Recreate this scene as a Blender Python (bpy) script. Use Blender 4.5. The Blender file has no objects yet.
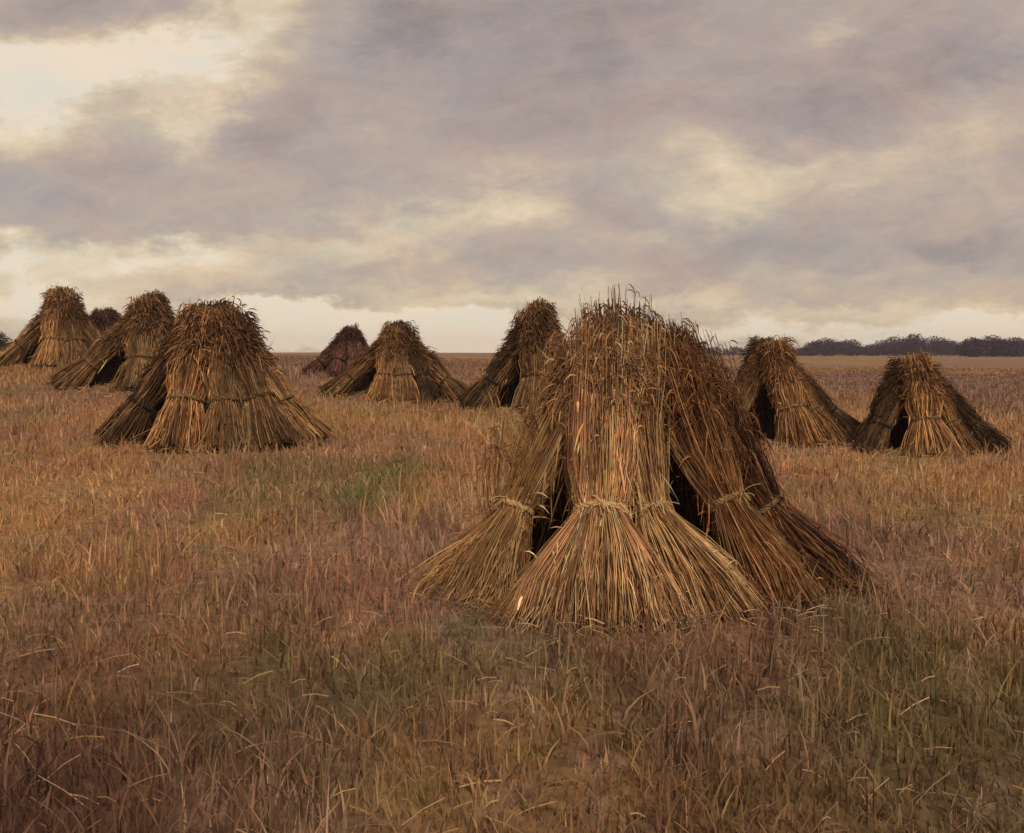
import bpy, math
import numpy as np
from mathutils import Vector

PI = math.pi
HAZE = True
F_PX = 1098.0          # focal length in pixels at 1024 wide
EYE = 1.51             # eye height, metres
HOR = 352.0            # pixel row of the horizon
PITCH = math.atan((416.5 - HOR) / F_PX)
col = bpy.context.scene.collection
scene = bpy.context.scene

# ------------------------------------------------------------------ helpers
def sstep(a, b, x):
    t = np.clip((x - a) / (b - a), 0, 1)
    return t * t * (3 - 2 * t)

def hash2(ix, iy, seed):
    v = np.sin(ix * 127.1 + iy * 311.7 + seed * 74.7) * 43758.5453
    return v - np.floor(v)

def vnoise(x, y, seed=0):
    x = np.asarray(x, float); y = np.asarray(y, float)
    ix = np.floor(x); iy = np.floor(y); fx = x - ix; fy = y - iy
    fx = fx * fx * (3 - 2 * fx); fy = fy * fy * (3 - 2 * fy)
    a = hash2(ix, iy, seed); b = hash2(ix + 1, iy, seed)
    c = hash2(ix, iy + 1, seed); d = hash2(ix + 1, iy + 1, seed)
    return (a * (1 - fx) + b * fx) * (1 - fy) + (c * (1 - fx) + d * fx) * fy

def fbm(x, y, seed=0, oct=3):
    s = 0; a = .5; t = 0
    for k in range(oct):
        s = s + a * vnoise(x * 2 ** k, y * 2 ** k, seed + k * 3.3); t += a; a *= .5
    return s / t

def terrain(x, y):
    x = np.asarray(x, float); y = np.asarray(y, float)
    yy = np.maximum(y, 1.0)
    S = sstep(7, 33, y)
    A = 1.2 - .75 * sstep(-.22, .28, x / yy)
    und = (vnoise(x * .8, y * .8, 5) - .5) * .05 + (vnoise(x * .25, y * .25, 8) - .5) * .06
    return A * S + und * sstep(2, 6, y)

def ray(px, py):
    """direction (y=1) of a picture point"""
    u = (px - 512) / F_PX; v = (416.5 - py) / F_PX
    cp, sp = math.cos(PITCH), math.sin(PITCH)
    dy = cp + v * sp; dz = v * cp - sp
    return u / dy, dz / dy

def at(px, py, Y):
    a, b = ray(px, py)
    return np.array([a * Y, Y, EYE + b * Y])

def on_ground(px, py):
    a, b = ray(px, py)
    for Y in np.arange(3, 200, .05):
        if EYE + b * Y <= terrain(a * Y, Y):
            return np.array([a * Y, Y, float(terrain(a * Y, Y))])
    return np.array([a * 200, 200, 0])

def tag(o, label=None, cat=None, group=None, kind=None):
    if label: o['label'] = label
    if cat: o['category'] = cat
    if group: o['group'] = group
    if kind: o['kind'] = kind
    return o

def mesh_from(verts, quads, colors=None, name='m', smooth=True):
    me = bpy.data.meshes.new(name)
    verts = np.asarray(verts, np.float32).reshape(-1, 3); quads = np.asarray(quads, np.int32)
    n = len(quads); k = quads.shape[1]
    me.vertices.add(len(verts)); me.vertices.foreach_set('co', verts.ravel())
    me.loops.add(n * k); me.loops.foreach_set('vertex_index', quads.ravel())
    me.polygons.add(n)
    me.polygons.foreach_set('loop_start', np.arange(n, dtype=np.int32) * k)
    me.polygons.foreach_set('loop_total', np.full(n, k, np.int32))
    me.polygons.foreach_set('use_smooth', np.full(n, smooth, bool))
    me.update(calc_edges=True)
    if colors is not None:
        a = me.color_attributes.new('tint', 'FLOAT_COLOR', 'POINT')
        c = np.ones((len(verts), 4), np.float32); c[:, :3] = np.asarray(colors).reshape(-1, 3)
        a.data.foreach_set('color', c.ravel())
    return me

def link(name, me, mat=None, parent=None):
    o = bpy.data.objects.new(name, me); col.objects.link(o)
    if mat and not me.materials: me.materials.append(mat)
    if parent: o.parent = parent
    return o

class Bag:
    """collects strips of geometry that end up as ONE mesh"""
    def __init__(s): s.v = []; s.q = []; s.c = []; s.n = 0
    def add(s, v, q, c):
        s.v.append(v.reshape(-1, 3)); s.q.append(q + s.n); s.c.append(c.reshape(-1, 3)); s.n += v.reshape(-1, 3).shape[0]
    def strands(s, P, R, C, sides=3):
        """P n,k,3 centre lines; R n,k radii; C n,3 or n,k,3 colours: tapered tubes"""
        n, k, _ = P.shape
        T = np.gradient(P, axis=1); T /= np.linalg.norm(T, axis=2, keepdims=True) + 1e-9
        ref = np.tile(np.array([.31, .87, .38]), (n, k, 1))
        U = np.cross(T, ref); U /= np.linalg.norm(U, axis=2, keepdims=True) + 1e-9
        V = np.cross(T, U)
        ang = np.arange(sides) * 2 * PI / sides
        vv = P[:, :, None] + R[:, :, None, None] * (np.cos(ang)[None, None, :, None] * U[:, :, None] + np.sin(ang)[None, None, :, None] * V[:, :, None])
        if C.ndim == 2: C = np.repeat(C[:, None], k, 1)
        cc = np.repeat(C[:, :, None], sides, 2)
        idx = np.arange(n * k * sides).reshape(n, k, sides)
        a = idx[:, :-1]; b = idx[:, 1:]
        q = np.stack([a, np.roll(a, -1, 2), np.roll(b, -1, 2), b], -1).reshape(-1, 4)
        s.add(vv, q, cc)
    def ribbons(s, P, W, side, C):
        n, k, _ = P.shape
        off = side[:, None] * W[:, :, None]
        vv = np.stack([P - off, P + off], 2)
        if C.ndim == 2: C = np.repeat(C[:, None], k, 1)
        cc = np.repeat(C[:, :, None], 2, 2)
        idx = np.arange(n * k * 2).reshape(n, k, 2)
        q = np.stack([idx[:, :-1, 0], idx[:, :-1, 1], idx[:, 1:, 1], idx[:, 1:, 0]], -1).reshape(-1, 4)
        s.add(vv, q, cc)
    def mesh(s, name='m', smooth=True):
        return mesh_from(np.concatenate(s.v), np.concatenate(s.q), np.concatenate(s.c), name, smooth)

# ------------------------------------------------------------------ materials
def new_mat(name):
    m = bpy.data.materials.new(name); m.use_nodes = True
    nt = m.node_tree; b = nt.nodes['Principled BSDF']
    return m, nt, b

def tint_mat(name, rough=.75, nscale=40, namt=.35, spec=.25, transl=0.0, bump=0.0):
    m, nt, b = new_mat(name)
    at_ = nt.nodes.new('ShaderNodeVertexColor'); at_.layer_name = 'tint'
    tc = nt.nodes.new('ShaderNodeTexCoord')
    nz = nt.nodes.new('ShaderNodeTexNoise'); nz.inputs['Scale'].default_value = nscale; nz.inputs['Detail'].default_value = 3
    nt.links.new(tc.outputs['Object'], nz.inputs['Vector'])
    mr = nt.nodes.new('ShaderNodeMapRange'); mr.inputs['From Min'].default_value = .3; mr.inputs['From Max'].default_value = .7
    mr.inputs['To Min'].default_value = 1 - namt; mr.inputs['To Max'].default_value = 1 + namt
    nt.links.new(nz.outputs['Fac'], mr.inputs['Value'])
    mx = nt.nodes.new('ShaderNodeVectorMath'); mx.operation = 'SCALE'
    nt.links.new(at_.outputs['Color'], mx.inputs[0]); nt.links.new(mr.outputs['Result'], mx.inputs['Scale'])
    nt.links.new(mx.outputs['Vector'], b.inputs['Base Color'])
    b.inputs['Roughness'].default_value = rough; b.inputs['Specular IOR Level'].default_value = spec
    if bump:
        bp = nt.nodes.new('ShaderNodeBump'); bp.inputs['Strength'].default_value = bump; bp.inputs['Distance'].default_value = .03
        nt.links.new(nz.outputs['Fac'], bp.inputs['Height']); nt.links.new(bp.outputs['Normal'], b.inputs['Normal'])
    if transl:
        tr = nt.nodes.new('ShaderNodeBsdfTranslucent'); nt.links.new(mx.outputs['Vector'], tr.inputs['Color'])
        ms = nt.nodes.new('ShaderNodeMixShader'); ms.inputs[0].default_value = transl
        out = nt.nodes['Material Output']
        nt.links.new(b.outputs[0], ms.inputs[1]); nt.links.new(tr.outputs[0], ms.inputs[2]); nt.links.new(ms.outputs[0], out.inputs[0])
    return m

M_STRAW = tint_mat('straw', .7, 9, .3, .25)
M_EARS = tint_mat('ears_of_corn', .85, 7, .35, .15)
M_BAND = tint_mat('straw_band', .75, 60, .3, .2)
M_GRASS = tint_mat('dry_grass', .8, 3, .2, .2, transl=.25)
M_SOIL = tint_mat('field_soil', .95, 14, .35, .1, bump=.6)
M_LEAF = tint_mat('tree_leaves', .9, 1, .3, .1)
M_BARK = tint_mat('bark', .9, 4, .3, .1)

# ------------------------------------------------------------------ colours of the field
GREENS = [on_ground(362, 500), on_ground(392, 472), on_ground(470, 612)]
def field_col(x, y):
    """colour of dry grass, weeds and soil by place, with a vignette painted in at the front"""
    x = np.asarray(x, float); y = np.asarray(y, float)
    ochre = np.array([.340, .195, .085]); russet = np.array([.300, .145, .078]); mauve = np.array([.270, .160, .125])
    straw = np.array([.460, .300, .160]); olive = np.array([.170, .140, .055]); umber = np.array([.130, .075, .048]); green = np.array([.110, .150, .050])
    n1 = fbm(x * .45, y * .28, 11); n2 = fbm(x * .9, y * .55, 21); n3 = fbm(x * 1.7, y * 1.1, 31); n4 = fbm(x * .16, y * .05, 41)
    c = ochre[None] * np.ones((x.size, 1))
    def mixin(c, t, w): w = np.clip(w, 0, 1)[:, None]; return c * (1 - w) + t[None] * w
    near = 1 - sstep(5.0, 14, y)
    c = mixin(c, mauve, sstep(.42, .62, n1) * (.35 + .5 * near))
    c = mixin(c, russet, sstep(.5, .68, n2) * .6)
    c = mixin(c, straw, sstep(.56, .72, n3) * .5)
    c = mixin(c, umber, sstep(.50, .64, n1 * .4 + n3 * .6) * (.35 + .25 * near))
    front = 1 - sstep(3.9, 5.8, y)
    c = mixin(c, umber, front * (.30 + .45 * sstep(.4, .62, n2)) )  # vignette: darkening towards the viewer and right corner, painted into the field colour
    c = mixin(c, umber, front * sstep(.1, .5, x / np.maximum(y, 1)) * .5)
    c = mixin(c, olive, sstep(.55, .72, fbm(x * .8, y * .4, 77)) * .55)
    # strips of the far field
    c = c * (1 + .30 * (sstep(5.2, 7.5, y) * (1 - sstep(14, 30, y)))[:, None] * np.array([1.0, .98, 1.05]))
    m1 = vnoise(x * 7, y * 4.5, 91); m2 = vnoise(x * 11 + 3, y * 6, 95); m3 = fbm(x * 3.2, y * 2.2, 97)
    c = mixin(c, np.array([.46, .29, .19]), sstep(.66, .9, m1) * .55 * near)
    c = mixin(c, np.array([.115, .060, .052]), sstep(.62, .9, m2) * .6 * (.4 + .6 * near))
    c = mixin(c, np.array([.30, .22, .06]), sstep(.66, .80, m3) * .5 * near)
    c = mixin(c, np.array([.150, .062, .040]), front * sstep(-.1, -.35, x / np.maximum(y, 1)) * .0 + front * (1 - sstep(-.40, -.12, x / np.maximum(y, 1))) * .45)
    c = mixin(c, olive * .9, (1 - sstep(4.2, 7.0, y)) * sstep(.14, .34, x / np.maximum(y, 1)) * sstep(.40, .62, n2 * .5 + n3 * .5) * .4)
    far = sstep(17, 30, y)
    c = mixin(c, mauve * .95, far * sstep(.45, .6, n4) * .8)
    c = mixin(c, ochre * 1.05, far * sstep(.55, .40, n4) * .5 if False else far * (1 - sstep(.35, .5, n4)) * .5)
    for k, g in enumerate(GREENS):
        s = .035 * g[1]; w = np.exp(-(((x - g[0]) / (s * (1.1 if k < 2 else .6))) ** 2 + ((y - g[1]) / (s * 2.4)) ** 2))
        c = mixin(c, green, w * sstep(.2, .5, n3 + .1) * (.95 if k == 2 else .75))
    return c

# ------------------------------------------------------------------ ground
def build_ground():
    r = np.concatenate([np.arange(.0, 3, .5), np.geomspace(3, 800, 320)])
    nth = 300
    # finer towards the view, all round otherwise
    th = np.concatenate([np.linspace(-.9, .9, 220), np.linspace(.9, 2 * PI - .9, 50)[1:-1]])
    nth = len(th)
    Rr, Th = np.meshgrid(r, th, indexing='ij')
    X = Rr * np.sin(Th); Y = Rr * np.cos(Th); Z = terrain(X, Y)
    v = np.stack([X, Y, Z], -1)
    idx = np.arange(len(r) * nth).reshape(len(r), nth)
    a = idx[:-1]; b = idx[1:]
    q = np.stack([a, b, np.roll(b, -1, 1), np.roll(a, -1, 1)], -1).reshape(-1, 4)
    c = field_col(X.ravel(), Y.ravel())
    c = c * (.70 + .22 * sstep(12, 40, Y.ravel()))[:, None]      # bare soil between the near stems is darker stuff
    o = link('ground', mesh_from(v, q[:, ::-1], c, 'ground'), M_SOIL); tag(o, kind='structure')
    if o.data.polygons[5000].normal.z < 0: o.data.flip_normals()
    return o

# ------------------------------------------------------------------ grass
STOOK_DISCS = []
def build_grass():
    rng = np.random.default_rng(5)
    def scatter(n, d0, d1, p, half):
        u = rng.random(n); e = 2 - p
        D = (d0 ** e + u * (d1 ** e - d0 ** e)) ** (1 / e)
        th = (rng.random(n) * 2 - 1) * half
        x = D * np.sin(th); y = D * np.cos(th)
        keep = np.ones(n, bool)
        for cx, cy, rr in STOOK_DISCS: keep &= (x - cx) ** 2 + (y - cy) ** 2 > rr * rr
        return x[keep], y[keep]
    bag = Bag()
    def blades(x, y, hmin, hmax, w0, wgrow, lean, seedc, bright=1.0, jit=.3, k=4):
        n = len(x); D = np.hypot(x, y)
        z = terrain(x, y)
        hh = (hmin + (hmax - hmin) * rng.random(n) ** 1.6) * (.65 + .7 * fbm(x * 1.3, y * 1.0, seedc))
        hh *= (.45 + 1.1 * vnoise(x * 4.3, y * 3.1, 60 + seedc)) * (.6 + .9 * vnoise(x * 1.1, y * .8, 70))
        hh *= (1 - .35 * sstep(20, 45, D)) * (1 - .22 * (1 - sstep(6, 12, D)))
        az = rng.random(n) * 2 * PI; ln = np.abs(rng.normal(0, lean, n)) * hh
        d = np.stack([np.cos(az), np.sin(az), 0 * az], -1)
        t = np.linspace(0, 1, k)
        P = np.stack([x, y, z - .01], -1)[:, None] + d[:, None] * (ln[:, None] * t[None] ** 2)[:, :, None]
        P[:, :, 2] += hh[:, None] * t[None] * (1 - .22 * (ln / hh)[:, None] * t[None])
        w = (w0 * (.6 + .8 * rng.random(n)) * (1 + wgrow * D))[:, None] * (1 - .85 * t[None] ** 1.7)
        a2 = rng.random(n) * PI; side = np.stack([np.cos(a2), np.sin(a2), 0 * a2], -1)
        c = field_col(x + rng.normal(0, .06, n), y + rng.normal(0, .1, n)) * bright * np.exp(rng.normal(0, jit, n))[:, None]
        c *= 1 + rng.normal(0, .06, (n, 3))
        bag.ribbons(P, w, side, np.clip(c, .01, .8))
    x, y = scatter(190000, 2.4, 75, 1.35, .68)
    blades(x, y, .05, .17, .0032, .17, .5, 3)
    x, y = scatter(52000, 2.4, 60, 1.2, .68)               # stubble: short stiff straws
    blades(x, y, .05, .12, .0024, .12, .14, 4, 1.35, .25, 2)
    # taller wisps in tufts
    cx, cy = scatter(1100, 2.6, 40, 1.2, .62)
    m = 16
    x = (cx[:, None] + rng.normal(0, .035, (len(cx), m)) * (1 + cy[:, None] * .06)).ravel(); y = (cy[:, None] + rng.normal(0, .035, (len(cx), m))).ravel()
    blades(x, y, .12, .30, .0022, .12, .6, 6, 1.15, .25, 5)
    # cut straw lying about, thickest round the stooks
    def fallen(x, y):
        n = len(x); a = rng.random(n) * PI; l = .05 + .12 * rng.random(n); t = np.linspace(-.5, .5, 3)
        X = x[:, None] + np.cos(a)[:, None] * l[:, None] * t; Y = y[:, None] + np.sin(a)[:, None] * l[:, None] * t
        Z = terrain(X, Y) + (.01 + .07 * rng.random(n))[:, None] + rng.normal(0, .5, n)[:, None] * l[:, None] * t + np.array([0, .008, 0])
        D = np.hypot(x, y)
        bag.ribbons(np.stack([X, Y, Z], -1), ((.0015 * (1 + .10 * D)) * (.6 + .7 * rng.random(n)))[:, None] * np.ones(3), np.tile([0, .5, .85], (n, 1)),
                    np.array([.44, .28, .14]) * np.exp(rng.normal(-.25, .35, n))[:, None])
    x, y = scatter(4200, 2.6, 30, 1.3, .66); fallen(x, y)
    for cx_, cy_, rr_ in STOOK_DISCS:
        n = int(1100 * rr_); a = rng.random(n) * 2 * PI; r_ = rr_ * (1.0 + np.abs(rng.normal(0, .55, n)))
        fallen(cx_ + r_ * np.cos(a), cy_ + r_ * np.sin(a))
    o = link('dry_grass', bag.mesh('dry_grass'), M_GRASS)
    tag(o, 'dry brown and russet stubble grass covering the whole field', 'grass', kind='stuff')
    return o

# ------------------------------------------------------------------ sheaves
STRAWS = np.array([[.43, .235, .090], [.34, .165, .058], [.25, .115, .042], [.50, .305, .140], [.38, .175, .070], [.17, .080, .034], [.27, .150, .058]])
EARC = np.array([[.26, .125, .052], [.17, .078, .036], [.36, .19, .080], [.115, .055, .030]])

def sheaf_geo(F, Hd, seed, n=600, tie=.37, rf=(.34, .22), rt=.13, rh=.22, thick=.0032, tone=1.0, ears=1.0, sag=.06, ground=None, weights=None, stray=.06, droop=1.0, clump=26, espread=1.7, ethick=1.55, bend=0.0, bandtone=1.0, tint=(1, 1, 1), wild=.022):
    """a tied bundle of straw from its foot F to its head Hd: (stalk mesh, ear mesh, band mesh)"""
    rng = np.random.default_rng(seed)
    F = np.array(F, float); Hd = np.array(Hd, float)
    ax = Hd - F; L = np.linalg.norm(ax); w = ax / L
    u = np.cross(w, [0, 0, 1.0])
    if np.linalg.norm(u) < .05: u = np.array([1.0, 0, 0])
    u /= np.linalg.norm(u); v = np.cross(u, w)
    ts = np.array([0, .12, .25, tie, .52, .68, .84, 1.0])
    def rad(t):
        ku = np.interp(t, [0, .12, .25, tie, .52, .75, 1.0], [rf[0], rf[0] * .78 + rt * .17, rf[0] * .38 + rt * .65, rt, rt * 1.22, rh * .9, rh])
        kv = np.interp(t, [0, .12, .25, tie, .52, .75, 1.0], [rf[1], rf[1] * .78 + rt * .17, rf[1] * .38 + rt * .65, rt * .92, rt * 1.15, rh * .8, rh * .85])
        return ku, kv
    def axis(t):
        t = np.asarray(t)[..., None]
        return F + ax * t + np.array([bend, 0, 0]) * np.interp(t, [0, .2, tie, .62, 1.0], [0, .55, 1.0, .8, 0]) + np.array([0, 0, -1.0]) * (sag * L * np.sin(PI * t) * .6)
    bag = Bag()
    # straw core that fills the inside of the bundle
    m = 14; tc = np.linspace(0, .84, 12); ang = np.arange(m) * 2 * PI / m
    ku, kv = rad(tc)
    A = axis(tc)
    core = A[:, None] + .60 * (ku[:, None, None] * np.cos(ang)[None, :, None] * u + kv[:, None, None] * np.sin(ang)[None, :, None] * v)
    if ground is not None: core[0, :, 2] = ground - .02
    idx = np.arange(12 * m).reshape(12, m); a = idx[:-1]; b = idx[1:]
    q = np.stack([a, np.roll(a, -1, 1), np.roll(b, -1, 1), b], -1).reshape(-1, 4)
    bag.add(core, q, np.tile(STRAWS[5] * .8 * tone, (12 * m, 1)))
    # stalks, gathered in locks that share a direction and a colour
    ncl = clump
    cth = rng.random(ncl) * 2 * PI; ccol = rng.integers(0, len(STRAWS), ncl); coff = rng.normal(0, .15, ncl); clr = rng.normal(0, .07, ncl); csh = rng.normal(0, .16, ncl)
    cb = np.exp(rng.normal(0, .36, ncl))
    ci = rng.integers(0, ncl, n)
    th = np.where(rng.random(n) < .38, rng.random(n) * 2 * PI, cth[ci] + rng.normal(0, .17, n)); rho = rng.random(n) ** .38
    t0 = np.zeros(n); t1 = 1 - rng.random(n) ** 1.5 * .20 + rng.normal(0, .045, ncl)[ci]; t1 = np.minimum(t1, 1.0)
    T = t0[:, None] + (t1 - t0)[:, None] * ts[None]
    T[:, 3] = tie
    KU, KV = rad(T)
    flare = 1 + (coff[ci] + rng.normal(0, .05, n))[:, None] * (np.abs(ts - tie) / .6)[None] * 1.6
    tw = (csh[ci] + rng.normal(0, .12, n))[:, None] * (ts - tie)[None]
    TH = th[:, None] + tw
    rr = (rho + clr[ci])[:, None] * flare
    rr[:, 3] = np.minimum(rho, .96)
    P = axis(T) + (KU * rr * np.cos(TH))[:, :, None] * u + (KV * rr * np.sin(TH))[:, :, None] * v
    lb = rng.normal(0, wild, (ncl, 3)); lb2 = rng.normal(0, wild, (ncl, 3))
    P += lb[ci][:, None] * np.interp(ts, [0, .2, tie, .6, 1.0], [1.6, .8, 0, .5, 2.2])[None, :, None] + lb2[ci][:, None] * np.interp(ts, [0, .2, tie, .7, 1.0], [0, .8, 0, 1, 0])[None, :, None]
    # strays stick out
    st = rng.random(n) < stray
    ro = rng.normal(0, 1, (n, 3)); ro /= np.linalg.norm(ro, axis=1, keepdims=True)
    P[st, 0] += ro[st] * .16; P[st, -1] += ro[st] * .08; P[st, -2] += ro[st] * .04; P[st, 1] += ro[st] * .05
    P += rng.normal(0, .0055, P.shape)
    if ground is not None:
        P[:, 0, 2] = ground + rng.random(n) ** 2 * .10 - .01
        P[:, 1, 2] = np.maximum(P[:, 1, 2], P[:, 0, 2] + .03)
    C = STRAWS[ccol[ci]] * (cb[ci] * np.exp(rng.normal(0, .25, n)))[:, None] * tone
    C = C * np.array(tint)
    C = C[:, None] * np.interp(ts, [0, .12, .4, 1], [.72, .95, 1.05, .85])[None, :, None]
    R = thick * (.7 + .7 * rng.random(n))[:, None] * np.interp(ts, [0, 1], [1.1, .7])[None]
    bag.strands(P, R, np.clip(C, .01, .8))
    # dry leaves hanging off the stalks
    nl = n // 2
    pi = rng.integers(0, n, nl); s0 = rng.random(nl) * .85 + .05
    ks = s0 * 7; i0 = np.floor(ks).astype(int); f = (ks - i0)[:, None]
    base = P[pi, i0] * (1 - f) + P[pi, np.minimum(i0 + 1, 7)] * f
    out = (np.cos(th[pi])[:, None] * u + np.sin(th[pi])[:, None] * v) * .6 + rng.normal(0, .45, (nl, 3))
    ll = .10 + .16 * rng.random(nl)
    tt = np.linspace(0, 1, 4)
    Lp = base[:, None] + out[:, None] * (ll[:, None] * tt[None] * .35)[:, :, None] + w * (ll[:, None] * (tt * rng.choice([-1.0, .8], nl)[:, None]) * .7)[:, :, None]
    Lp[:, :, 2] -= ll[:, None] * tt[None] ** 2 * .45
    Wd = (thick * 1.5 * (.6 + rng.random(nl)))[:, None] * np.array([.7, 1.1, .9, .15])[None]
    sd = rng.normal(0, 1, (nl, 3)); sd /= np.linalg.norm(sd, axis=1, keepdims=True)
    bag.ribbons(Lp, Wd, sd, np.clip(C[pi, 3] * np.exp(rng.normal(.08, .3, nl))[:, None], .01, .8))
    # ears
    be = Bag()
    ne = int(n * ears)
    ei = rng.integers(0, n, ne)
    tb = rng.random(ne) ** .75
    seg = P[ei, -1] - P[ei, -2]; ln = np.linalg.norm(seg, axis=1, keepdims=True); dirn = seg / (ln + 1e-6)
    base = P[ei, -1] - seg * (tb * espread - .08)[:, None] + rng.normal(0, .014, (ne, 3))
    outd = (np.cos(th[ei])[:, None] * u + np.sin(th[ei])[:, None] * v)
    dr = dirn * .45 + outd * .65 + rng.normal(0, .42, (ne, 3)); dr /= np.linalg.norm(dr, axis=1, keepdims=True)
    el = .060 + .055 * rng.random(ne)
    t5 = np.array([0, .25, .6, .85, 1.0])
    E = base[:, None] + dr[:, None] * (el[:, None] * t5[None])[:, :, None]
    E[:, :, 2] -= (el * droop * (.35 + .9 * rng.random(ne)))[:, None] * t5[None] ** 2
    er = (thick * ethick * (.8 + .5 * rng.random(ne)))[:, None] * np.array([.45, 1.0, 1.0, .6, .08])[None]
    ec = EARC[rng.integers(0, 4, ne)] * (np.exp(rng.normal(0, .28, ne)) * tone)[:, None] * np.array(tint)
    be.strands(E, er, np.clip(ec, .008, .7), 4)
    # awns
    na = ne
    ai = np.arange(ne)
    ad = dr[ai] + rng.normal(0, .25, (na, 3))
    Aw = E[ai, 2][:, None] + ad[:, None] * (np.linspace(0, 1, 3)[None] * (.05 + .07 * rng.random(na))[:, None])[:, :, None]
    Aw[:, 2, 2] -= .015
    be.ribbons(Aw, np.full((na, 3), thick * .35) * np.array([1, .8, .2]), outd[ai], np.clip(ec[ai] * 1.35, .01, .8))
    # band: two twisted wisps of straw round the waist
    bb = Bag()
    kk = 33; aa = np.linspace(0, 2 * PI, kk)
    ku, kv = rad(np.array([tie]))
    A0 = axis(np.array([tie]))[0]
    ns = 26
    ph = rng.random(ns) * 2 * PI; rr0 = .005 + .010 * rng.random(ns)
    rb = rr0[:, None] * np.cos(aa[None] * 7 + ph[:, None]); hb = rr0[:, None] * np.sin(aa[None] * 7 + ph[:, None]) * 1.5
    loop = A0 + ((ku[0] + .008 + rb)[:, :, None] * np.cos(aa)[None, :, None]) * u + ((kv[0] + .008 + rb)[:, :, None] * np.sin(aa)[None, :, None]) * v + hb[:, :, None] * w
    bc = np.array([.46, .30, .14]) * bandtone * (np.exp(rng.normal(0, .2, ns)) * tone)[:, None]
    bb.strands(loop, np.full((ns, kk), max(.0035, thick)), bc)
    # the tuck: loose ends of the band, on the outer side
    outs = -v if v[2] < 0 else v
    outs = v if (v[2] > 0) else -v
    nt_ = 16
    d = outs * .3 + rng.normal(0, .5, (nt_, 3)); tt = np.linspace(0, 1, 4)
    K0 = A0 + outs * (kv[0] + .015) + rng.normal(0, .012, (nt_, 3))
    Pk = K0[:, None] + d[:, None] * (tt[None] * (.05 + .09 * rng.random(nt_))[:, None])[:, :, None]
    Pk[:, :, 2] -= .05 * tt[None] ** 2
    bb.strands(Pk, np.full((nt_, 4), max(.0032, thick * .9)), bc[:nt_])
    return bag.mesh('sheaf'), be.mesh('ears'), bb.mesh('band')

def sheaf_objects(meshes, parent, M=None, label=None):
    a = link('sheaf', meshes[0], M_STRAW, parent)
    if M is not None: a.matrix_local = M
    if label: a['label'] = label
    link('ears', meshes[1], M_EARS, a); link('band', meshes[2], M_BAND, a)
    return a

def empty(name, loc, rz=0.0):
    o = bpy.data.objects.new(name, None); col.objects.link(o); o.location = loc; o.rotation_euler.z = rz; o.empty_display_size = .3
    return o

GROUP = 'stooks of wheat sheaves standing in the field'

# ------------------------------------------------------------------ the large stook
def main_stook():
    c = at(640, 352, 7.0); cx, cy = c[0], c[1]; cz = float(terrain(cx, cy))
    root = empty('wheat_stook', (cx, cy, cz))
    tag(root, 'largest stook in the foreground, golden brown tied sheaves with flared skirts and dark gaps', 'haystack', GROUP)
    def W(px, py, Y):  return at(px, py, Y) - np.array([cx, cy, cz])
    def foot(px, Y):
        p = at(px, 400, Y) - np.array([cx, cy, cz]); p[2] = 0.0; return p
    S = [ # foot px, foot Y, head px, head py, head Y, options
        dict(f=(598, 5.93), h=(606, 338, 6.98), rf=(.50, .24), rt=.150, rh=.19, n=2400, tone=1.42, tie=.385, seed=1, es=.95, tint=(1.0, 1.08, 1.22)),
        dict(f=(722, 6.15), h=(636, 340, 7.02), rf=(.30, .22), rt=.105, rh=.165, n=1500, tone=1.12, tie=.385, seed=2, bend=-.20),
        dict(f=(784, 6.45), h=(662, 352, 7.05), rf=(.25, .22), rt=.115, rh=.17, n=1500, tone=.74, tie=.42, seed=3, bend=-.02, tint=(1.05, .92, .85)),  # right flank from here: shaded side painted in through low tone
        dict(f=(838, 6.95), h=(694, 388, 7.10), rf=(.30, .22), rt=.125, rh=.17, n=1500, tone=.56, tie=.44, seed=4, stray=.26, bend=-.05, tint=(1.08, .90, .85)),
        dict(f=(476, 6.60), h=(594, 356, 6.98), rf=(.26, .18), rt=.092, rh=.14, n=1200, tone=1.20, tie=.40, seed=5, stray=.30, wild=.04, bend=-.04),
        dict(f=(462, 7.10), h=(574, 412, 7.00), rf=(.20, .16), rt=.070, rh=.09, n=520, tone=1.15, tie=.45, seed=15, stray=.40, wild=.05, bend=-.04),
        dict(f=(528, 7.60), h=(594, 342, 7.20), rf=(.30, .24), rt=.150, rh=.15, n=900, tone=.32, tie=.40, seed=6),  # seen in the left hollow; the hollow's shade is put into its tone
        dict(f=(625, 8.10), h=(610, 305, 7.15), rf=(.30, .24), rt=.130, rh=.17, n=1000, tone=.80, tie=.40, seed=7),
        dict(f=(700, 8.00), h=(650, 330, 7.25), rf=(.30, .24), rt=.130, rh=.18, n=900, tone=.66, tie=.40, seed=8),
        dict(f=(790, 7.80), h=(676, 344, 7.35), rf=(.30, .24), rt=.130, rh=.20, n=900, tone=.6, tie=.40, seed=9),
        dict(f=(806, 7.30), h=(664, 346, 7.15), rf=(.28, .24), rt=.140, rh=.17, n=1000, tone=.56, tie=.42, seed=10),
    ]
    for s in S:
        F_ = foot(*s['f']); H_ = W(*s['h'])
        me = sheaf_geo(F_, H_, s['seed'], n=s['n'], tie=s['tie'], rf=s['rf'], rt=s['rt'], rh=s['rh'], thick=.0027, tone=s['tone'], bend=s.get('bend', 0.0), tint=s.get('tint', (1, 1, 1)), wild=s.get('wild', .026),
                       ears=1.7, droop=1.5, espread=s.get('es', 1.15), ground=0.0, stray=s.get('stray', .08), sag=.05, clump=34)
        sheaf_objects(me, root)
    STOOK_DISCS.append((cx, cy, .80)); q = at(598, 500, 6.2); STOOK_DISCS.append((q[0], q[1], .34))
    return root

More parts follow.
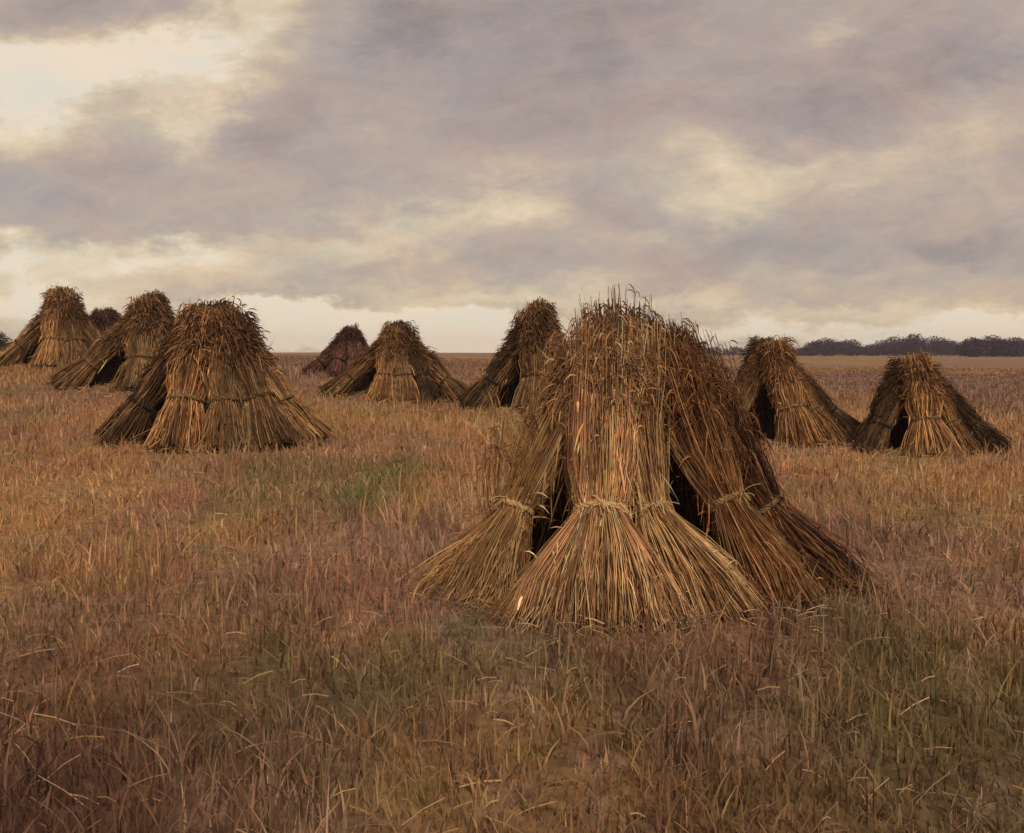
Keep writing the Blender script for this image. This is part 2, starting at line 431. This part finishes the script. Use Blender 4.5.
# ------------------------------------------------------------------ the other stooks
PROTO = []
def protos():
    for k, (n, tone, rf) in enumerate([(620, 1.12, (.30, .20)), (560, .85, (.27, .20)), (540, .60, (.27, .22)), (540, .34, (.25, .2)), (540, .42, (.27, .2))]):  # pale lit-front to dark shaded-side copies: light and shade put into straw tone
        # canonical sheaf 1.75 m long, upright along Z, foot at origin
        PROTO.append(sheaf_geo((0, 0, 0), (0, 0.0001, 1.62), 40 + k, n=int(n * 1.35), tie=.36, rf=rf, rt=.150, rh=.115, thick=.0044, wild=.013, droop=1.5, tone=tone, ears=2.6, sag=0, clump=26, espread=1.7, ethick=1.3, bandtone=.55 * tone, stray=.05, tint=(.86, .76, 1.30) if k == 4 else (1, 1, 1)))  # purple tint of the last one: look of distance painted into the straw

from mathutils import Matrix
def place_sheaf(root, k, F_, H_, width=1.0, twist=0.0):
    F_ = Vector(F_); H_ = Vector(H_); d = H_ - F_; L = d.length; w = d.normalized()
    v = Vector((0, 0, 1)) - w * w.z
    v = v.normalized() if v.length > .02 else Vector((0, 1, 0))
    u = v.cross(w).normalized()
    M = Matrix((u, v, w)).transposed().to_4x4() @ Matrix.Rotation(twist, 4, 'Z') @ Matrix.Diagonal((width, width, L / 1.62, 1))
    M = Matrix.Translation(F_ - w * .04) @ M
    return sheaf_objects(PROTO[k], root, M)

def stook(px, base_py, top_py, wl, wr, label, seed, sheaves=None, n=8, depth=1.0, ridge=.32):
    """px: middle of the top in the picture; wl/wr: reach of the foot to left and right, in heights"""
    rng = np.random.default_rng(seed)
    p = on_ground(px, base_py); 
    Y = p[1] + .7
    a, b = ray(px, top_py); x = a * Y; z = float(terrain(x, Y)); h = EYE + b * Y - z
    root = empty('wheat_stook', (x, Y, z))
    tag(root, label, 'haystack', GROUP)
    print('stook', px, 'Y %.1f z %.2f h %.2f' % (Y, z, h))
    hh = h - .06
    for (ang, k, rad_, hz, wd) in sheaves:
        # ang in degrees, 0 = right, 90 = away, -90 = toward the viewer; rad_ foot reach in heights
        ca, sa = math.cos(math.radians(ang)), math.sin(math.radians(ang))
        reach = rad_ * h
        f = Vector((ca * reach, sa * reach * depth, 0))
        f.z = float(terrain(x + f.x, Y + f.y)) - z + .0
        hd = Vector((ca * ridge * .24 * h, sa * .06 * h, hh * hz + rng.normal(0, .02) * h))
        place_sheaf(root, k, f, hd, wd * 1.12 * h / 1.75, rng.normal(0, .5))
    STOOK_DISCS.append((x, Y, .38 * h))
    return root

def build_stooks():
    main_stook()
    protos()
    # ang, proto, reach, head height, width
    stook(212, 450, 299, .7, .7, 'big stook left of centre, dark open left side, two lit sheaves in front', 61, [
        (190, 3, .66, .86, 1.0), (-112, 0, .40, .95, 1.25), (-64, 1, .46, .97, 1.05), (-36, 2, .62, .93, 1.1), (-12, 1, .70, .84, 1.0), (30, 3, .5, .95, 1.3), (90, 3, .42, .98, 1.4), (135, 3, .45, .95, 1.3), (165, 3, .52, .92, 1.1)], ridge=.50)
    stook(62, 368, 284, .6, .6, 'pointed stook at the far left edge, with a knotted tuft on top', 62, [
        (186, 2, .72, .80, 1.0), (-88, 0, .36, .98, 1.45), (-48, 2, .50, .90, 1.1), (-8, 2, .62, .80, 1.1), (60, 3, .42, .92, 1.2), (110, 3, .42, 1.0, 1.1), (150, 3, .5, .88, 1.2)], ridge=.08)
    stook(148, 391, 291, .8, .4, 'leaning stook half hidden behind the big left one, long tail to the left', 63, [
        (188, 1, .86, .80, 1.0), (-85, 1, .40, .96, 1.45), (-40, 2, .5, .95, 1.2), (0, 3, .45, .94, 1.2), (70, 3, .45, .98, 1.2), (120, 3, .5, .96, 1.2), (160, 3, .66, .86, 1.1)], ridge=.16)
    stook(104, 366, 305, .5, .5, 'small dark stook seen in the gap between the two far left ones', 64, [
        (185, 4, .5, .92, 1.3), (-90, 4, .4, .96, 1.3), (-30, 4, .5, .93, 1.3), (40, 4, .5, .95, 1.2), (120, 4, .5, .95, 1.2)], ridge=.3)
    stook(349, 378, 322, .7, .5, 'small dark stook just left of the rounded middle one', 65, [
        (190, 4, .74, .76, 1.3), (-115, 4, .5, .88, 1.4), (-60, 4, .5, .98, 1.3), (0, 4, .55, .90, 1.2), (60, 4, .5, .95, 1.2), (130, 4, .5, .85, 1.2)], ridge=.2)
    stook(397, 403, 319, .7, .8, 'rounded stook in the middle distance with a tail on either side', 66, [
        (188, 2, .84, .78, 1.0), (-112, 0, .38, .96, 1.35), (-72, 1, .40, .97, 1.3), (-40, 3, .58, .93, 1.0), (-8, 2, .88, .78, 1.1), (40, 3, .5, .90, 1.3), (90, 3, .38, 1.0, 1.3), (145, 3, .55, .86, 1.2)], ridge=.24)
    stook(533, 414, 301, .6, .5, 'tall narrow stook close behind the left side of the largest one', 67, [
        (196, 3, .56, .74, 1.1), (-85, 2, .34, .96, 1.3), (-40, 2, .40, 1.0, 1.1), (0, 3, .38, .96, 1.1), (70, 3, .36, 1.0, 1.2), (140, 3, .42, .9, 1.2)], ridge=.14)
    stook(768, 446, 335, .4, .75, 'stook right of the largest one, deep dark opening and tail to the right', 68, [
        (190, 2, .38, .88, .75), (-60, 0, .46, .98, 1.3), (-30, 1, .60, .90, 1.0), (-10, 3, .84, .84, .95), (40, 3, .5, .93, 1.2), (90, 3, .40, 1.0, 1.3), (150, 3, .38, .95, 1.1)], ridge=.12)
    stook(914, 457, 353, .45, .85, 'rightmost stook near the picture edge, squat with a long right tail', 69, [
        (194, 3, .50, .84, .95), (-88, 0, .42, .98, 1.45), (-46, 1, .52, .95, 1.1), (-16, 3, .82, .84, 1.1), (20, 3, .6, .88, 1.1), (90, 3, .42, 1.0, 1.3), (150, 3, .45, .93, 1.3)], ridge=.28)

# ------------------------------------------------------------------ trees and hedge on the skyline
def foliage(rng, lobes, n, size, base):
    bag = Bag()
    vol = np.array([l[3] * l[4] * l[5] for l in lobes]); li = rng.choice(len(lobes), n, p=vol / vol.sum())
    Lb = np.array(lobes)[li]
    d = rng.normal(0, 1, (n, 3)); d /= np.linalg.norm(d, axis=1, keepdims=True)
    r = rng.random(n) ** .45 * (1 + rng.normal(0, .07, n))
    P = Lb[:, :3] + d * r[:, None] * Lb[:, 3:]
    a = rng.normal(0, 1, (n, 3)); a /= np.linalg.norm(a, axis=1, keepdims=True)
    b = np.cross(a, rng.normal(0, 1, (n, 3))); b /= np.linalg.norm(b, axis=1, keepdims=True)
    s = size * (.5 + rng.random(n))
    Q = np.stack([P - a * s[:, None], P - a * s[:, None] + b * s[:, None] * 1.2, P + a * s[:, None] + b * s[:, None] * .9], 1)
    c = np.array(base)[None] * np.exp(rng.normal(0, .35, n))[:, None]
    me = mesh_from(Q, np.arange(3 * n).reshape(n, 3), np.repeat(c[:, None], 3, 1), 'crown', smooth=False)
    return me

def tree(x, y, h, wid, seed, label, group=None, base=(.050, .024, .052), name='field_tree', leaf=.19, n=6500):
    rng = np.random.default_rng(seed)
    z = float(terrain(x, y))
    r = empty(name, (x, y, z)); tag(r, label, 'tree', group)
    bag = Bag()
    t = np.linspace(0, 1, 6)
    trunk = np.stack([np.sin(t * 2 + seed) * .08 * h * .3, t * 0, t * h * .62 - .1], -1)[None]
    bag.strands(trunk, (h * .035 * (1 - .7 * t))[None], np.array([[.06, .045, .035]]), 8)
    nb = 7
    an = rng.random(nb) * 2 * PI; s = .12 + .4 * rng.random(nb)
    B0 = np.stack([0 * s, 0 * s, s * h], -1); B1 = B0 + np.stack([np.cos(an) * wid * .33, np.sin(an) * wid * .33, h * (.18 + .15 * rng.random(nb))], -1)
    tt = np.linspace(0, 1, 4)[None, :, None]
    bag.strands(B0[:, None] * (1 - tt) + B1[:, None] * tt, np.tile(h * .014 * np.array([1, .8, .5, .2]), (nb, 1)), np.tile([.06, .045, .035], (nb, 1)), 5)
    link('trunk', bag.mesh('trunk'), M_BARK, r)
    lobes = [(0, 0, h * .58, wid * .32, wid * .3, h * .40), (0, 0, h * .25, wid * .42, wid * .4, h * .26)]
    for k in range(6):
        a = k * PI / 3 + rng.random(); q = wid * (.22 + .12 * rng.random())
        lobes.append((math.cos(a) * q, math.sin(a) * q, h * (.28 + .36 * rng.random()), wid * .2, wid * .2, h * .24))
    link('crown', foliage(rng, lobes, n, leaf, base), M_LEAF, r)
    return r

def skyline():
    # px, top row, width px, distance
    T = [(806, 347, 22, 300), (826, 338, 30, 290), (850, 339, 30, 300), (873, 344, 28, 310), (895, 336, 30, 295), (914, 333, 26, 285), (935, 336, 34, 300), (953, 341, 24, 310),
         (972, 337, 26, 240), (992, 335, 30, 245), (1014, 337, 32, 240), (1040, 335, 34, 245), (1072, 339, 40, 260), (1110, 336, 40, 255)]
    words = ['low first tree at the left end of the long dark skyline wood', 'second tree from the left end of the skyline wood, first full hump',
             'third tree from the left end of the skyline wood, broad and round', 'low tree in the dip between the two humps of the skyline wood',
             'tree rising on the left slope of the tallest skyline hump', 'tallest tree of the distant skyline wood, above the rightmost stook',
             'wide tree on the right slope of the tallest skyline hump', 'last low tree before the pale notch in the skyline wood',
             'first tree right of the pale notch in the skyline wood', 'second tree right of the notch in the skyline wood',
             'third tree right of the notch, cut by the right picture edge', 'dark tree continuing the skyline wood past the right edge', 'dark tree continuing the skyline wood past the right edge', 'dark tree continuing the skyline wood past the right edge']
    for i, (px, top, w, D) in enumerate(T):
        x = at(px, 352, D)[0]; z = float(terrain(x, D)); h = EYE + (HOR - top) / F_PX * D - z
        tree(x, D, h, w / F_PX * D * 1.35, 100 + i, words[i], 'dark trees along the skyline')
    # low hedge, left part of the line
    def hedge(px0, px1, top, D, label, seed):
        a = at(px0, 352, D)[0]; b = at(px1, 352, D)[0]; z = float(terrain((a + b) / 2, D)); h = EYE + (HOR - top + 2) / F_PX * D - z
        rng = np.random.default_rng(seed)
        lobes = []
        m = max(3, int((b - a) / 2.2))
        for k in range(m):
            hk = h * (.7 + .35 * rng.random())
            lobes.append((a + (b - a) * (k + .5) / m - (a + b) / 2, rng.normal(0, .5), hk * .45, (b - a) / m * .8, 1.4, hk * .55))
        r = empty('hedge', ((a + b) / 2, D, z)); tag(r, label, 'hedge', 'low hedges along the skyline')
        link('foliage', foliage(rng, lobes, 500 * m, .18, (.050, .026, .050)), M_LEAF, r)
        g = Bag()
        xs = np.array([l[0] for l in lobes]); ys = np.array([l[1] for l in lobes])
        P = np.stack([np.stack([xs, ys, xs * 0 - .1], -1), np.stack([xs + .2, ys, xs * 0 + h * .6], -1)], 1)
        g.strands(P, np.tile([.09, .04], (m, 1)), np.tile([.06, .045, .035], (m, 1)), 5)
        link('stems', g.mesh('stems'), M_BARK, r)
    hedge(694, 746, 348, 300, 'low dark hedge on the skyline just right of the largest stook', 31)
    hedge(748, 800, 347, 310, 'low dark hedge on the skyline behind the stook with the deep opening', 32)
    # bush at the left edge
    D = 60; x = at(-4, 352, D)[0]; z = float(terrain(x, D)); h = EYE + (HOR - 330) / F_PX * D - z
    tree(x, D, h, 2.4, 140, 'dull green bush cut by the left picture edge, behind the pointed stook', None, (.075, .070, .035), 'bush', .07, 3000)

# ------------------------------------------------------------------ sky
def build_world(sun_el, sun_az):
    w = bpy.data.worlds.new('World'); scene.world = w; w.use_nodes = True
    nt = w.node_tree; N = nt.nodes; L = nt.links; N.clear()
    out = N.new('ShaderNodeOutputWorld'); bg = N.new('ShaderNodeBackground'); bg2 = N.new('ShaderNodeBackground')
    sky = N.new('ShaderNodeTexSky'); sky.sky_type = 'NISHITA'; sky.sun_disc = False
    sky.sun_elevation = sun_el; sky.sun_rotation = sun_az
    L.new(sky.outputs[0], bg.inputs[0]); bg.inputs[1].default_value = .08
    def val(x):
        return x
    def math_(op, a, b=None, c=None, clamp=False):
        n = N.new('ShaderNodeMath'); n.operation = op; n.use_clamp = clamp
        for i, s in enumerate((a, b, c)):
            if s is None: continue
            if isinstance(s, (int, float)): n.inputs[i].default_value = s
            else: L.new(s, n.inputs[i])
        return n.outputs[0]
    tc = N.new('ShaderNodeTexCoord'); sx = N.new('ShaderNodeSeparateXYZ'); L.new(tc.outputs['Generated'], sx.inputs[0])
    X, Y, Z = sx.outputs
    ya = math_('MAXIMUM', math_('ABSOLUTE', Y), .25)
    u0 = math_('DIVIDE', X, ya); v0 = math_('DIVIDE', Z, ya)
    cb = N.new('ShaderNodeCombineXYZ'); L.new(u0, cb.inputs[0]); L.new(math_('MULTIPLY', v0, 1.9), cb.inputs[1]); L.new(math_('MULTIPLY', Y, .2), cb.inputs[2])
    def noise(scale, detail=5, rough=.55, vec=None, dist=0):
        n = N.new('ShaderNodeTexNoise'); n.inputs['Scale'].default_value = scale; n.inputs['Detail'].default_value = detail; n.inputs['Roughness'].default_value = rough; n.inputs['Distortion'].default_value = dist
        L.new(vec or cb.outputs[0], n.inputs['Vector']); return n
    nw = noise(8, 8, .66); sw = N.new('ShaderNodeSeparateXYZ'); L.new(nw.outputs['Color'], sw.inputs[0])
    u = math_('ADD', u0, math_('MULTIPLY', math_('SUBTRACT', sw.outputs[0], .5), .17))
    v = math_('ADD', v0, math_('MULTIPLY', math_('SUBTRACT', sw.outputs[1], .5), .11))
    blobs = [ # px, py, sx, sy, tilt deg, strength
        (45, 75, 90, 32, 0, .55), (140, 66, 110, 22, 8, .50), (235, 28, 80, 20, 20, .55), (188, 118, 26, 30, 0, .65), (300, 0, 60, 12, 10, .3), (20, 130, 34, 30, 0, .4),
        (95, 258, 120, 17, 0, .60), (205, 262, 60, 14, -6, .35), (12, 262, 20, 20, 0, .3),
        (330, 240, 60, 14, 0, .25), (440, 222, 90, 14, 9, .35), (535, 200, 48, 18, 8, .42), (425, 250, 50, 14, 0, .25),
        (720, 160, 60, 22, -20, .38), (690, 215, 70, 22, 15, .34), (800, 190, 110, 24, 8, .28), (900, 150, 80, 20, 14, .25), (985, 170, 40, 40, 0, .22), (1010, 330, 50, 14, 0, .5),
        (820, 40, 22, 9, 0, .25), (760, 285, 120, 14, 5, .22), (650, 300, 90, 12, 8, .25), (480, 300, 90, 12, 4, .30), (300, 328, 80, 17, 0, 1.15), (60, 300, 70, 16, 0, .5), (830, 322, 110, 12, 0, .55), (40, 95, 60, 40, 0, .35), (20, 300, 40, 18, 0, .45), (400, 305, 120, 18, 0, .25),
        (600, 341, 540, 9, 0, .75), (450, 328, 120, 9, 0, .45), (560, 312, 300, 6, -2, -.35), (200, 306, 160, 6, 2, -.25), (740, 328, 60, 12, 0, .4), (990, 326, 60, 14, 0, .4), (850, 315, 90, 8, -3, .2), (100, 310, 200, 20, 0, .25),
        (95, 18, 90, 22, 0, -.35), (405, 35, 40, 20, 0, -.42), (362, 62, 18, 8, 0, -.25), (245, 115, 45, 30, 0, -.22), (150, 232, 140, 9, 0, -.18), (240, 250, 30, 20, 0, -.15),
        (580, 55, 70, 50, 0, -.22), (835, 112, 70, 30, 10, -.22), (955, 70, 60, 34, 30, -.15), (610, 205, 40, 18, -15, -.32), (940, 253, 50, 12, 0, -.38), (1010, 80, 18, 14, 0, -.3),
        (690, 245, 90, 14, 5, -.16), (895, 318, 90, 7, 3, -.22), (500, 262, 90, 8, 0, -.16), (70, 175, 70, 22, 0, -.10), (500, 130, 120, 60, 0, -.10), (540, 20, 60, 16, 0, -.2)]
    tot = None
    for (px, py, s1, s2, ang, amp) in blobs:
        du = math_('SUBTRACT', u, (px - 512) / F_PX); dv = math_('SUBTRACT', v, (HOR - py) / F_PX)
        c, s = math.cos(math.radians(ang)), math.sin(math.radians(ang))
        a = math_('ADD', math_('MULTIPLY', du, c * F_PX / s1), math_('MULTIPLY', dv, s * F_PX / s1))
        b = math_('SUBTRACT', math_('MULTIPLY', dv, c * F_PX / s2), math_('MULTIPLY', du, s * F_PX / s2))
        r2 = math_('ADD', math_('MULTIPLY', a, a), math_('MULTIPLY', b, b))
        g = math_('MULTIPLY', math_('DIVIDE', 1.0, math_('ADD', 1.0, math_('POWER', math_('MULTIPLY', r2, .75), 1.6))), amp * .62)
        tot = g if tot is None else math_('ADD', tot, g)
    n2 = noise(5, 8, .62); n3 = noise(20, 8, .78, dist=.8)
    f = math_('ADD', tot, math_('MULTIPLY', math_('SUBTRACT', n2.outputs['Fac'], .5), .55))
    f = math_('ADD', f, math_('MULTIPLY', math_('SUBTRACT', n3.outputs['Fac'], .5), .48))
    mp = N.new('ShaderNodeMapping'); mp.vector_type = 'TEXTURE'; mp.inputs['Rotation'].default_value = (0, 0, math.radians(26)); mp.inputs['Scale'].default_value = (1 / 5, 1 / 17, 1 / 5)
    L.new(cb.outputs[0], mp.inputs['Vector'])
    n5 = noise(1.0, 6, .65, vec=mp.outputs[0], dist=.6)
    f = math_('ADD', f, math_('MULTIPLY', math_('SUBTRACT', n5.outputs['Fac'], .5), .34))
    f = math_('ADD', f, .41)
    rp = N.new('ShaderNodeValToRGB'); L.new(f, rp.inputs[0])
    cr = rp.color_ramp
    st = [(0.0, (.250, .208, .190)), (.20, (.350, .285, .250)), (.36, (.430, .345, .295)), (.50, (.500, .400, .320)), (.64, (.600, .485, .345)), (.82, (.740, .600, .410)), (1.0, (.860, .740, .560))]
    cr.elements[0].position = st[0][0]; cr.elements[0].color = (*st[0][1], 1)
    cr.elements[1].position = st[-1][0]; cr.elements[1].color = (*st[-1][1], 1)
    for p_, c_ in st[1:-1]:
        e = cr.elements.new(p_); e.color = (*c_, 1)
    n4 = noise(9, 6, .6, dist=.3)
    hr = N.new('ShaderNodeMapRange'); hr.inputs['From Min'].default_value = .38; hr.inputs['From Max'].default_value = .62
    L.new(n4.outputs['Color'], hr.inputs['Value'])
    mc = N.new('ShaderNodeMix'); mc.data_type = 'RGBA'; mc.inputs['A'].default_value = (.92, .97, 1.04, 1); mc.inputs['B'].default_value = (1.08, 1.0, .97, 1)
    L.new(hr.outputs[0], mc.inputs['Factor'])
    mm = N.new('ShaderNodeVectorMath'); mm.operation = 'MULTIPLY'; L.new(rp.outputs[0], mm.inputs[0]); L.new(mc.outputs['Result'], mm.inputs[1])
    L.new(mm.outputs[0], bg2.inputs[0]); bg2.inputs[1].default_value = .66
    mx = N.new('ShaderNodeMixShader'); mx.inputs[0].default_value = .94
    L.new(bg.outputs[0], mx.inputs[1]); L.new(bg2.outputs[0], mx.inputs[2]); L.new(mx.outputs[0], out.inputs[0])

def sun(el, az_from, strength):
    """az_from: compass angle of the sun measured from +Y clockwise"""
    l = bpy.data.lights.new('sun', 'SUN'); l.energy = strength; l.angle = math.radians(12); l.color = (1.0, .89, .72)
    o = bpy.data.objects.new('sun', l); col.objects.link(o)
    d = Vector((math.sin(az_from) * math.cos(el), math.cos(az_from) * math.cos(el), math.sin(el)))
    o.rotation_euler = (-d).to_track_quat('-Z', 'Y').to_euler()
    o.location = (0, 0, 30)

# ------------------------------------------------------------------ build
build_stooks()
build_ground()
build_grass()
skyline()
EL, AZ = math.radians(42), math.radians(166)
build_world(EL, AZ)
sun(EL, AZ, 1.5)

cam = bpy.data.cameras.new('camera'); cam.sensor_width = 36; cam.lens = 36 * F_PX / 1024; cam.clip_end = 6000; cam.clip_start = .05
co = bpy.data.objects.new('camera', cam); col.objects.link(co)
co.location = (0, 0, EYE); co.rotation_euler = (PI / 2 - PITCH, 0, 0)
scene.camera = co
scene.render.resolution_x = 1024; scene.render.resolution_y = 833
vs = scene.view_settings
vs.view_transform = 'Standard'; vs.look = 'None'; vs.exposure = .6; vs.gamma = 1; vs.use_curve_mapping = False

scene.cycles.max_bounces = 5; scene.cycles.diffuse_bounces = 3; scene.cycles.glossy_bounces = 1; scene.cycles.transmission_bounces = 2; scene.cycles.volume_bounces = 0

def build_haze():
    m = bpy.data.materials.new('haze'); m.use_nodes = True; nt = m.node_tree; nt.nodes.clear()
    o = nt.nodes.new('ShaderNodeOutputMaterial'); v = nt.nodes.new('ShaderNodeVolumePrincipled')
    v.inputs['Color'].default_value = (.86, .80, .84, 1); v.inputs['Density'].default_value = .0005
    nt.links.new(v.outputs[0], o.inputs['Volume'])
    a, z0, z1 = 830, -1.3, 12
    V = [(x, y, z) for z in (z0, z1) for (x, y) in ((-a, -a), (a, -a), (a, a), (-a, a))]
    Q = [(3, 2, 1, 0), (4, 5, 6, 7), (0, 1, 5, 4), (1, 2, 6, 5), (2, 3, 7, 6), (3, 0, 4, 7)]
    ob = link('haze', mesh_from(V, Q, None, 'haze', False), m); tag(ob, 'thin evening haze over the field', 'haze', kind='stuff')
if HAZE: build_haze()
